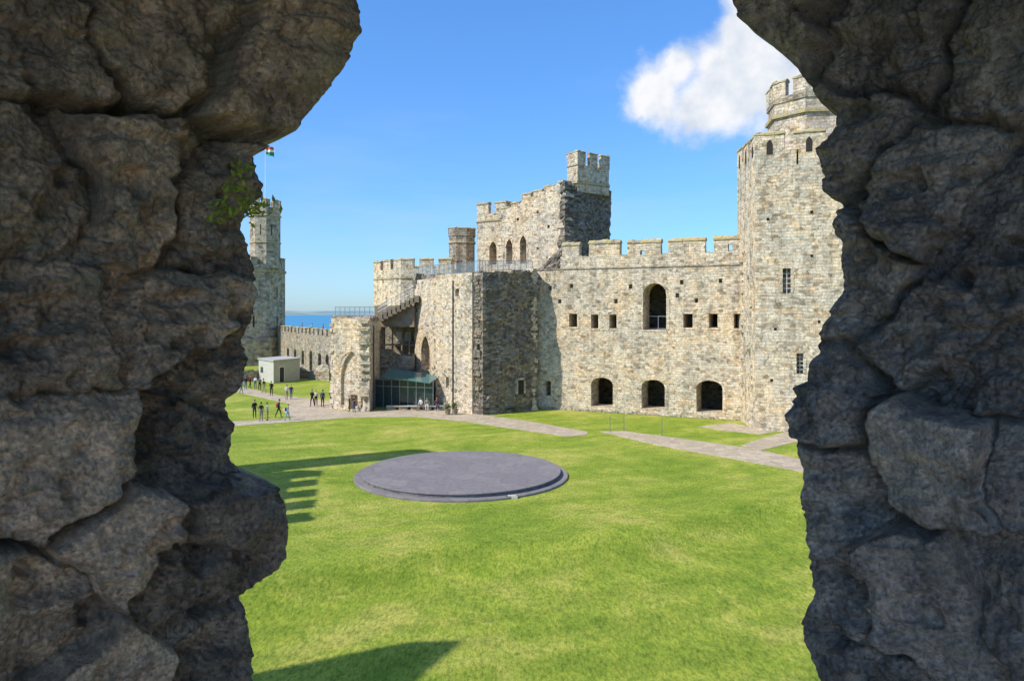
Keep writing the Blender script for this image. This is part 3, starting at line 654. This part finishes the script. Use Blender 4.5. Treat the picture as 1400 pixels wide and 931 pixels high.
    for s in (1,-1):
        add(tube((hc.x+s*.07,hc.y+.01,hc.z-.025),(hc.x+s*.082,hc.y+.015,hc.z+.03),.012,.016,5),0)
        add(tube((hc.x+s*.028,hc.y-.088,hc.z+.005),(hc.x+s*.028,hc.y-.094,hc.z+.005),.01,.008,6),3)
    add(tube((hc.x-.022,hc.y-.083,hc.z-.055),(hc.x+.022,hc.y-.083,hc.z-.055),.007,.007,5),1)
    for g,s in (('R',1),('L',-1)):
        pa,wr=J['pa'+g][0],J['wr'+g][0]; d=(pa-wr).normalized(); u=d.cross(Vector((1,0,0))).normalized()
        for i in range(4):
            b0=pa+u*(i-1.5)*.018+d*.02; l=(.035,.042,.04,.03)[i]
            m1=b0+d*l; add(tube(b0,m1,.009,.008,5),0); add(tube(m1,m1+d*l*.7+Vector((-s*.012,0,0)),.008,.006,5),0)
        add(tube(pa+u*-.025-d*.01,pa+u*-.05+d*.03,.01,.008,5),0)
    if bag:
        hz=1.2+dz; bx=[(-.15,.1,hz-.2),(.15,.1,hz-.2),(.15,.1,hz+.2),(-.15,.1,hz+.2),(-.13,.25,hz-.18),(.13,.25,hz-.18),(.12,.22,hz+.16),(-.12,.22,hz+.16)]
        add((bx,[(3,2,1,0),(4,5,6,7),(0,1,5,4),(1,2,6,5),(2,3,7,6),(3,0,4,7)]),5)
    me=bpy.data.meshes.new('person'); me.from_pydata([(x*k,y*k,z*k) for x,y,z in V],[],Fs); me.update()
    for m_ in (SKIN,cm(shirt),cm(pants),cm(hair),cm((.05,.045,.04)),cm(bag or (.1,.1,.1))): me.materials.append(m_)
    me.polygons.foreach_set('material_index',mi); me.polygons.foreach_set('use_smooth',[True]*len(mi))
    o=bpy.data.objects.new('person',me); COL.objects.link(o); o.location=(x0,y0,.02+zseat); o.rotation_euler=(0,0,math.radians(yaw))
BK=(.02,.02,.022);NV=(.03,.04,.09);WH=(.65,.63,.6);BR=(.08,.045,.025);BL=(.3,.2,.09);DN=(.07,.11,.2);KH=(.3,.25,.17);RD=(.4,.05,.04);LB=(.25,.4,.55);GR=(.2,.2,.2)
ppl=[(348,572,30,1.72,BK,NV,BR,'stand'),(357,576,200,1.7,BK,GR,BK,'stand'),(366,575,-60,1.65,LB,KH,BR,'stand'),(381,571,120,1.7,NV,BK,BR,'walk'),(393,575,90,1.5,LB,LB,BL,'walk'),
 (392,547,20,1.7,WH,KH,BR,'walk'),(398,546,20,1.65,NV,DN,BL,'walk'),(427,556,-10,1.78,BK,BK,BR,'walk'),(432,555,10,1.68,WH,BK,BL,'stand'),(441,557,170,1.8,NV,BK,BR,'stand'),(453,553,60,1.7,BK,NV,BK,'phone'),
 (336,533,0,1.7,BK,DN,BR,'stand'),(342,531,90,1.7,RD,BK,BR,'walk'),(349,532,180,1.65,WH,DN,BL,'stand'),(355,534,30,1.7,GR,BK,BR,'walk'),(361,537,-90,1.7,NV,KH,BK,'walk'),(330,538,80,1.7,LB,DN,BR,'walk'),(371,541,10,1.7,BK,BK,BR,'stand'),
 (478,563,-80,1.6,NV,BK,BL,'stand'),(484,564,40,1.65,BK,DN,BR,'phone')]
for i,p in enumerate(ppl): person(*p,sleeve=i%3==0,bag=(BK if i%4==0 else (RD if i%7==3 else None)))
for px,yaw,sh,pa in ((576,-35,WH,KH),(584,5,KH,WH),(597,20,(.12,.09,.08),NV)):
    x,y=G(px,561); person(0,0,yaw,1.72,sh,pa,BR,'sit',True,loc=(x,y-.05),zseat=-.02)
for px in (404,417,432):
    s,d=hit(px,FA_,FB_); t4,n4,_=frame(FA_,FB_); person(0,0,90,1.7,random.choice([WH,NV,RD]),BK,BR,'walk',loc=(FA_[0]+t4[0]*s-n4[0]*1.1,FA_[1]+t4[1]*s-n4[1]*1.1),zseat=6.18)
# ------------------------------------------------ near embrasure
def rockmat(name,cols,lich):
    m,nt,b=newmat(name); n=N(nt); tc=n('ShaderNodeTexCoord'); o=tc.outputs['Object']
    big=n('ShaderNodeTexNoise',{'Vector':o,'Scale':4.2,'Detail':7.0,'Roughness':0.7,'Distortion':0.8}).outputs[0]
    mid=n('ShaderNodeTexNoise',{'Vector':o,'Scale':16.0,'Detail':9.0,'Roughness':0.74}).outputs[0]
    fine=n('ShaderNodeTexNoise',{'Vector':o,'Scale':95.0,'Detail':6.0,'Roughness':0.78}).outputs[0]
    tone=n('ShaderNodeAttribute',attribute_name='stone_tone').outputs['Fac']
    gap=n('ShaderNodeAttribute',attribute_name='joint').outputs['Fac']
    pit=n('ShaderNodeTexVoronoi',{'Vector':n('ShaderNodeVectorMath',{0:o,1:n('ShaderNodeVectorMath',{0:n('ShaderNodeTexNoise',{'Vector':o,'Scale':30.0}).outputs['Color'],1:(.03,.03,.03)},operation='MULTIPLY').outputs[0]},operation='ADD').outputs[0],'Scale':62.0,'Randomness':1.0}).outputs['Distance']
    f=n.math('ADD',n.math('MULTIPLY',tone,.7),n.math('SUBTRACT',n.math('MULTIPLY',big,1.6),.64))
    c=n.ramp(f,[(0.10,cols[0]),(0.36,cols[1]),(0.60,cols[2]),(0.86,cols[3])])
    c=n.mix(0.85,c,n.ramp(mid,[(0.34,(0.46,0.46,0.48)),(0.5,(1,1,1)),(0.64,(1.5,1.45,1.38))]),'MULTIPLY')
    c=n.mix(0.7,c,n.ramp(fine,[(0.35,(0.5,0.5,0.5)),(0.5,(1,1,1)),(0.65,(1.5,1.5,1.48))]),'MULTIPLY')
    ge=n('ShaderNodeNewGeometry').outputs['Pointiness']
    c=n.mix(0.75,c,n.ramp(ge,[(0.42,(0.3,0.29,0.27)),(0.5,(1,1,1)),(0.58,(1.45,1.42,1.38))]),'MULTIPLY')  # curvature tint: occlusion shade in crevices and brighter edges painted into the colour
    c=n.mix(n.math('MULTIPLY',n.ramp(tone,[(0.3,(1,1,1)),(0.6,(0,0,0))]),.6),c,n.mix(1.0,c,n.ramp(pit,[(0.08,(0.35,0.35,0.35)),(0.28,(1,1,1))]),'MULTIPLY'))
    ln=n('ShaderNodeTexNoise',{'Vector':o,'Scale':7.0,'Detail':8.0,'Roughness':.72}).outputs[0]
    c=n.mix(n.math('MULTIPLY',n.ramp(ln,[(.53,(0,0,0)),(.63,(1,1,1))]),lich),c,(.32,.32,.20))
    c=n.mix(n.math('MULTIPLY',gap,.6),c,(.06,.053,.043))  # joint tint: mortar dirt, with gap shade painted into the colour
    nt.links.new(c,b.inputs['Base Color']); b.inputs['Roughness'].default_value=0.82; b.inputs['Specular IOR Level'].default_value=.35
    h=n.math('ADD',n.math('MULTIPLY',mid,1.2),n.math('ADD',n.math('MULTIPLY',fine,.5),n.math('MULTIPLY',n.math('MINIMUM',pit,.3),.9)))
    bp=n('ShaderNodeBump',{'Height':h,'Strength':1.0,'Distance':0.018}); nt.links.new(bp.outputs[0],b.inputs['Normal'])
    return m
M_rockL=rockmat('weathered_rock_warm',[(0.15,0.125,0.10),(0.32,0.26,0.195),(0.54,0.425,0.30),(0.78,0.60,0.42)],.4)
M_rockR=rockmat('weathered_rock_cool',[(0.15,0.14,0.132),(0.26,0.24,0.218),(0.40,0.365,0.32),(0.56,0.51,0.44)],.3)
SL=[(700,-330),(620,-230),(520,-90),(478,0),(484,45),(470,85),(435,130),(402,178),(375,198),(352,196),(345,212),(360,240),(358,268),(338,282),(333,305),(338,345),(347,385),(344,425),(335,460),(340,490),(325,530),(308,545),(318,580),(312,622),(328,645),(374,665),(385,700),(385,760),(365,785),(331,815),(335,845),(345,885),(348,931),(360,1000),(355,1250)]
SR=[(700,-330),(820,-230),(960,-80),(1005,0),(1015,25),(1050,52),(1090,90),(1128,142),(1151,155),(1150,175),(1119,207),(1128,262),(1144,275),(1139,320),(1155,372),(1154,392),(1130,440),(1111,488),(1104,520),(1077,530),(1073,565),(1090,615),(1096,650),(1089,720),(1108,765),(1114,810),(1097,850),(1104,880),(1125,931),(1130,1000),(1120,1250)]
# stones: centre, tone (0 dark .. 1 pale), roughness, relief (m)
seedL=[(385,90,.35,.6,.05),(180,30,.5,.7,0),(50,40,.3,.9,.01),(290,300,.35,1.1,-.02),(175,270,.65,.85,.03),(40,260,.35,1.0,-.02),(245,430,.6,.9,.02),(70,450,.4,.95,0),(320,500,.35,1.1,-.03),(100,620,.75,.75,.02),(290,600,.3,.9,-.035),(180,740,1.,.65,.04),(40,850,.6,.8,-.01),(325,720,.35,.6,.045),(260,800,.3,.9,-.02),(150,920,.9,.6,.02),(320,890,.35,.9,-.02)]
seedR=[(1060,30,.35,.5,.04),(1230,60,.3,.7,-.02),(1370,90,.25,.8,.01),(1130,200,.4,.8,.02),(1240,270,.5,.85,.01),(1380,320,.2,.8,-.02),(1140,380,.55,.95,0),(1260,450,.4,.85,-.01),(1110,560,.45,.9,.03),(1115,670,.6,.8,-.01),(1290,640,.8,.28,.055),(1440,650,.5,.4,.0),(1130,800,.6,.85,-.01),(1260,830,.6,.45,.02),(1400,840,.35,.45,-.03),(1150,920,.4,.9,0),(1360,520,.3,.8,-.03)]
D0=1.7
def jamb(name,side,sil,seeds,mat,parent,sd):
    zz=np.concatenate([np.linspace(8.2,9.08,16)[:-1],np.linspace(9.08,10.78,640),np.linspace(10.78,11.3,30)[1:]])
    py=HY+(HC-zz)*F/D0
    s_py=np.array([p[1] for p in sil]);s_px=np.array([p[0] for p in sil]); order=np.argsort(s_py)
    xs_=np.abs((np.interp(py,s_py[order],s_px[order])-700)/F*D0)
    xm=0.59 if side<0 else 0.70
    aa=np.concatenate([np.linspace(0,0.62,270),np.linspace(0.64,1.08,16)])
    wrap=[(3.4,0.42),(1.2,0.40),(0.5,0.36),(0.3,0.30),(0.19,0.23),(0.12,0.16),(0.07,0.10),(0.035,0.05),(0.012,0.02)]
    A,ZZ=np.meshgrid(aa,zz); XS=np.repeat(xs_[:,None],len(aa),1)
    tx,ty=0.67,-0.743; nx_,ny_=-0.743,-0.67
    XB=xm+(XS-xm)*np.exp(-(A/0.16)**2)+tx*A; YB=D0+ty*A
    sd_=[]
    for px,pyy,_,_,_ in seeds:
        k=abs((px-700)/F); t=(D0*k-xm)/(tx+(-ty)*k); t=max(t,0.0); d=D0+ty*t; sd_.append((t,HC-(pyy-HY)/F*d))
    wa=A+0.065*fbm(A,ZZ,A*0,5,5,sd+3)+.012*fbm(A,ZZ,A*0,30,3,sd+5); wz=ZZ+0.055*fbm(A,ZZ,A*0+5,5,5,sd+4)+.012*fbm(A,ZZ,A*0+3,30,3,sd+6)
    F1=np.full(A.shape,9.);F2=np.full(A.shape,9.);ID=np.zeros(A.shape,int)
    for i,(sa,sz) in enumerate(sd_):
        d=np.maximum(np.abs(wa-sa)*1.15,np.abs(wz-sz)*1.3)*.6+np.sqrt((wa-sa)**2+((wz-sz)*1.2)**2)*.4
        c=d<F1; F2=np.where(c,F1,np.minimum(F2,d)); ID=np.where(c,i,ID); F1=np.where(c,d,F1)
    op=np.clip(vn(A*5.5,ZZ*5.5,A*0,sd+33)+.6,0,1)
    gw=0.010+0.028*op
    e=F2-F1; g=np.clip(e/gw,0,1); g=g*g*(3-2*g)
    r=np.random.RandomState(sd); ta=r.uniform(-.35,.35,len(sd_)); tz=r.uniform(-.3,.3,len(sd_))
    S=np.array(seeds); off=S[:,4]; TN=S[:,2][ID]; RG=S[:,3][ID]
    SA=np.array([p[0] for p in sd_])[ID];SZ=np.array([p[1] for p in sd_])[ID]
    damp=0.3+0.7*np.clip(A/0.1,0,1)
    gd=0.012+.042*op
    dsp=(off[ID]*.9+ta[ID]*(A-SA)+tz[ID]*(ZZ-SZ))*g*damp-gd*(1-g)*damp
    dsp=dsp+np.clip(e/0.10,0,1)**.6*.012*damp
    ro=fbm(XB*side,YB,ZZ,5,4,sd,.5)*.035*damp
    fc=fbm(XB*side,YB,ZZ*1.5,8,5,sd+9,.54); rid=(np.abs(fc)*-.055+np.maximum(0,fc-.15)*-.07)*RG
    cav=-np.clip(fbm(XB*side*1.2,YB,ZZ,15,3,sd+41,.5)-.2,0,.3)*.14*RG
    mid=fbm(XB*side,YB,ZZ,24,5,sd+1,.58)*.016*RG
    pits=(-np.clip(vn(XB*38,YB*38,ZZ*38,sd+2)-.35,0,1)*.03-np.clip(vn(XB*75,YB*75,ZZ*75,sd+8)-.3,0,1)*.014)*RG
    fi=fbm(XB*side,YB,ZZ,90,3,sd+7,.6)*.005
    dsp=dsp+ro+rid+cav*damp+mid+pits+fi+.009
    XP=XB+nx_*dsp; YP=YB+ny_*dsp
    cols=[]
    base_edge=XP[:,0]; ey=YP[:,0]
    for wx,wy in wrap:
        j=fbm(zz*0+wx,zz*0+wy,zz,22,4,sd+11)*.012*min(1,wx*20)
        cols.append((base_edge+wx+j,ey+wy+j))
    nw=len(wrap)
    X_=np.concatenate([np.stack([c[0] for c in cols],1),XP,np.full((len(zz),1),1.36)],1)
    Y_=np.concatenate([np.stack([c[1] for c in cols],1),YP,np.full((len(zz),1),.4)],1)
    Zc=np.repeat(zz[:,None],X_.shape[1],1)
    Zc[:,nw:nw+len(aa)]+= (fbm(XB,YB,ZZ,30,3,sd+21)*.006)
    ex=lambda M:np.concatenate([np.repeat(M[:,:1],nw,1),M,M[:,-1:]],1).ravel().astype(np.float32)
    co=np.stack([X_*side,Y_,Zc],2).reshape(-1,3); R,Cn=X_.shape
    idx=np.arange(R*Cn).reshape(R,Cn); a=idx[:-1,:-1].ravel();b=idx[:-1,1:].ravel();c=idx[1:,1:].ravel();d=idx[1:,:-1].ravel()
    f=np.stack([a,b,c,d],1) if side<0 else np.stack([a,d,c,b],1)
    me=bpy.data.meshes.new(name); me.vertices.add(len(co)); me.vertices.foreach_set('co',co.ravel())
    me.loops.add(f.size); me.loops.foreach_set('vertex_index',f.ravel()); me.polygons.add(len(f)); me.polygons.foreach_set('loop_start',np.arange(0,f.size,4)); 
    me.update(calc_edges=True)
    at=me.attributes.new('stone_tone','FLOAT','POINT'); at.data.foreach_set('value',ex(TN))
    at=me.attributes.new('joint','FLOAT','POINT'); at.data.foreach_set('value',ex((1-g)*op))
    me.polygons.foreach_set('use_smooth',[True]*len(me.polygons))
    me.materials.append(mat); o=bpy.data.objects.new(name,me); COL.objects.link(o); o.parent=parent; return o
em=empty('stone_embrasure')
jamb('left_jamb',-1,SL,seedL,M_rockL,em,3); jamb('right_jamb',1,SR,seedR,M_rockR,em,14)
bx=lambda x0,x1,y0,y1,z0,z1:prism([(x0,y0),(x1,y0),(x1,y1),(x0,y1)],z0,z1)
mkobj('passage_floor',bx(-5.2,5.2,-4.5,2.0,-1.2,8.6),M_main,em)
mkobj('passage_vault',bx(-5.2,5.2,-.2,2.0,11.1,15),M_grey,em)
mkobj('passage_wall_left',bx(-5.2,-1.4,-.2,1.5,8.6,11.1),M_grey,em)
mkobj('passage_wall_right',bx(1.4,5.2,-.2,1.5,8.6,11.1),M_grey,em)
fern=[]
for px,py in ((345,235),(335,262),(352,280),(322,288),(368,285),(312,297),(360,292)):
    d=1.62; c=(X(px,d)-.01,d-.03,Z(py,d)); 
    fern.append(leaves(c,.028,26,.0095,.9))
    fern.append(tube(c,(c[0]-.05,c[1]+.03,c[2]-.02),.0012))
mkobj('wall_fern',join(*fern),M_leafy,None,False)
# ------------------------------------------------ light
el=math.radians(45); sdir=Vector((-0.88*math.cos(el),-0.47*math.cos(el),math.sin(el))).normalized()
sun=bpy.data.lights.new('sun','SUN'); sun.energy=5.0; sun.angle=math.radians(.5); sun.color=(1,.94,.84)
so=bpy.data.objects.new('sun',sun); COL.objects.link(so); so.rotation_euler=sdir.to_track_quat('Z','Y').to_euler()
w=bpy.data.worlds.new('World'); scene.world=w; w.use_nodes=True; nt=w.node_tree; n=N(nt); bg=nt.nodes['Background']
sky=n('ShaderNodeTexSky',sky_type='NISHITA'); sky.sun_disc=False; sky.sun_elevation=el; sky.sun_rotation=math.atan2(sdir.x,sdir.y); sky.altitude=0; sky.air_density=1.0; sky.dust_density=.3; sky.ozone_density=1.5
tc=n('ShaderNodeTexCoord').outputs['Generated']
nz=n('ShaderNodeTexNoise',{'Vector':tc,'Scale':13.0,'Detail':9.0,'Roughness':.6,'Distortion':.2}); nn=n.math('SUBTRACT',nz.outputs[0],.5)
acc=None
for px,py,r in ((900,125,48),(925,95,35),(960,140,52),(1015,135,60),(985,95,50),(1015,45,42),(1035,95,60),(1100,110,80),(1020,-10,38),(1160,80,80)):
    c=Vector(((px-700)/F,1,(HY-py)/F)).normalized(); dist=n('ShaderNodeVectorMath',{0:tc,1:tuple(c)},operation='DISTANCE').outputs['Value']
    v=n.math('SUBTRACT',1.0,n.math('DIVIDE',dist,r/F*.95)); acc=v if acc is None else n.math('SMOOTH_MAX',acc,v,.3)
dens=n.math('ADD',acc,n.math('MULTIPLY',nn,2.2))
mask=n('ShaderNodeMapRange',{0:dens,1:-.2,2:.6,3:0.0,4:.97},interpolation_type='SMOOTHSTEP').outputs[0]
wis=n('ShaderNodeTexNoise',{'Vector':n('ShaderNodeVectorMath',{0:tc,1:(1.5,1.5,7)},operation='MULTIPLY').outputs[0],'Scale':1.8,'Detail':7.0,'Roughness':.55}).outputs[0]
sz=n('ShaderNodeSeparateXYZ',{0:tc}).outputs['Z']
wm=n.math('MULTIPLY',n('ShaderNodeMapRange',{0:wis,1:.45,2:.75,3:0.0,4:.5}).outputs[0],n('ShaderNodeMapRange',{0:sz,1:.0,2:.3,3:1.0,4:.25}).outputs[0])
shade=n('ShaderNodeTexNoise',{'Vector':n('ShaderNodeVectorMath',{0:tc,1:(.012,.0,.03)},operation='ADD').outputs[0],'Scale':14.0,'Detail':7.0,'Roughness':.55}).outputs[0]
cc=n.ramp(shade,[(.36,(5.2,5.7,6.4)),(.55,(7.3,7.3,7.4))])
tint=n.ramp(sz,[(0.0,(.60,.92,1.42)),(.08,(.60,.97,1.48)),(.22,(.65,1.08,1.6)),(.42,(.70,1.22,1.78)),(.8,(1.3,1.4,1.5))])
skc=n.mix(1.0,sky.outputs[0],tint,'MULTIPLY')
c1=n.mix(wm,skc,(4.3,5.3,6.5)); c2=n.mix(mask,c1,cc)
nt.links.new(c2,bg.inputs[0]); bg.inputs[1].default_value=.135
# ------------------------------------------------ camera
cam=bpy.data.cameras.new('camera'); co=bpy.data.objects.new('camera',cam); COL.objects.link(co); scene.camera=co
co.location=(0,0,HC); co.rotation_euler=(math.pi/2,0,0); cam.sensor_width=36; cam.lens=36*F/1400; cam.shift_y=-(465.5-HY)/1400; cam.clip_start=.05; cam.clip_end=60000
scene.view_settings.view_transform='Standard'; scene.view_settings.look='None'; scene.view_settings.exposure=0
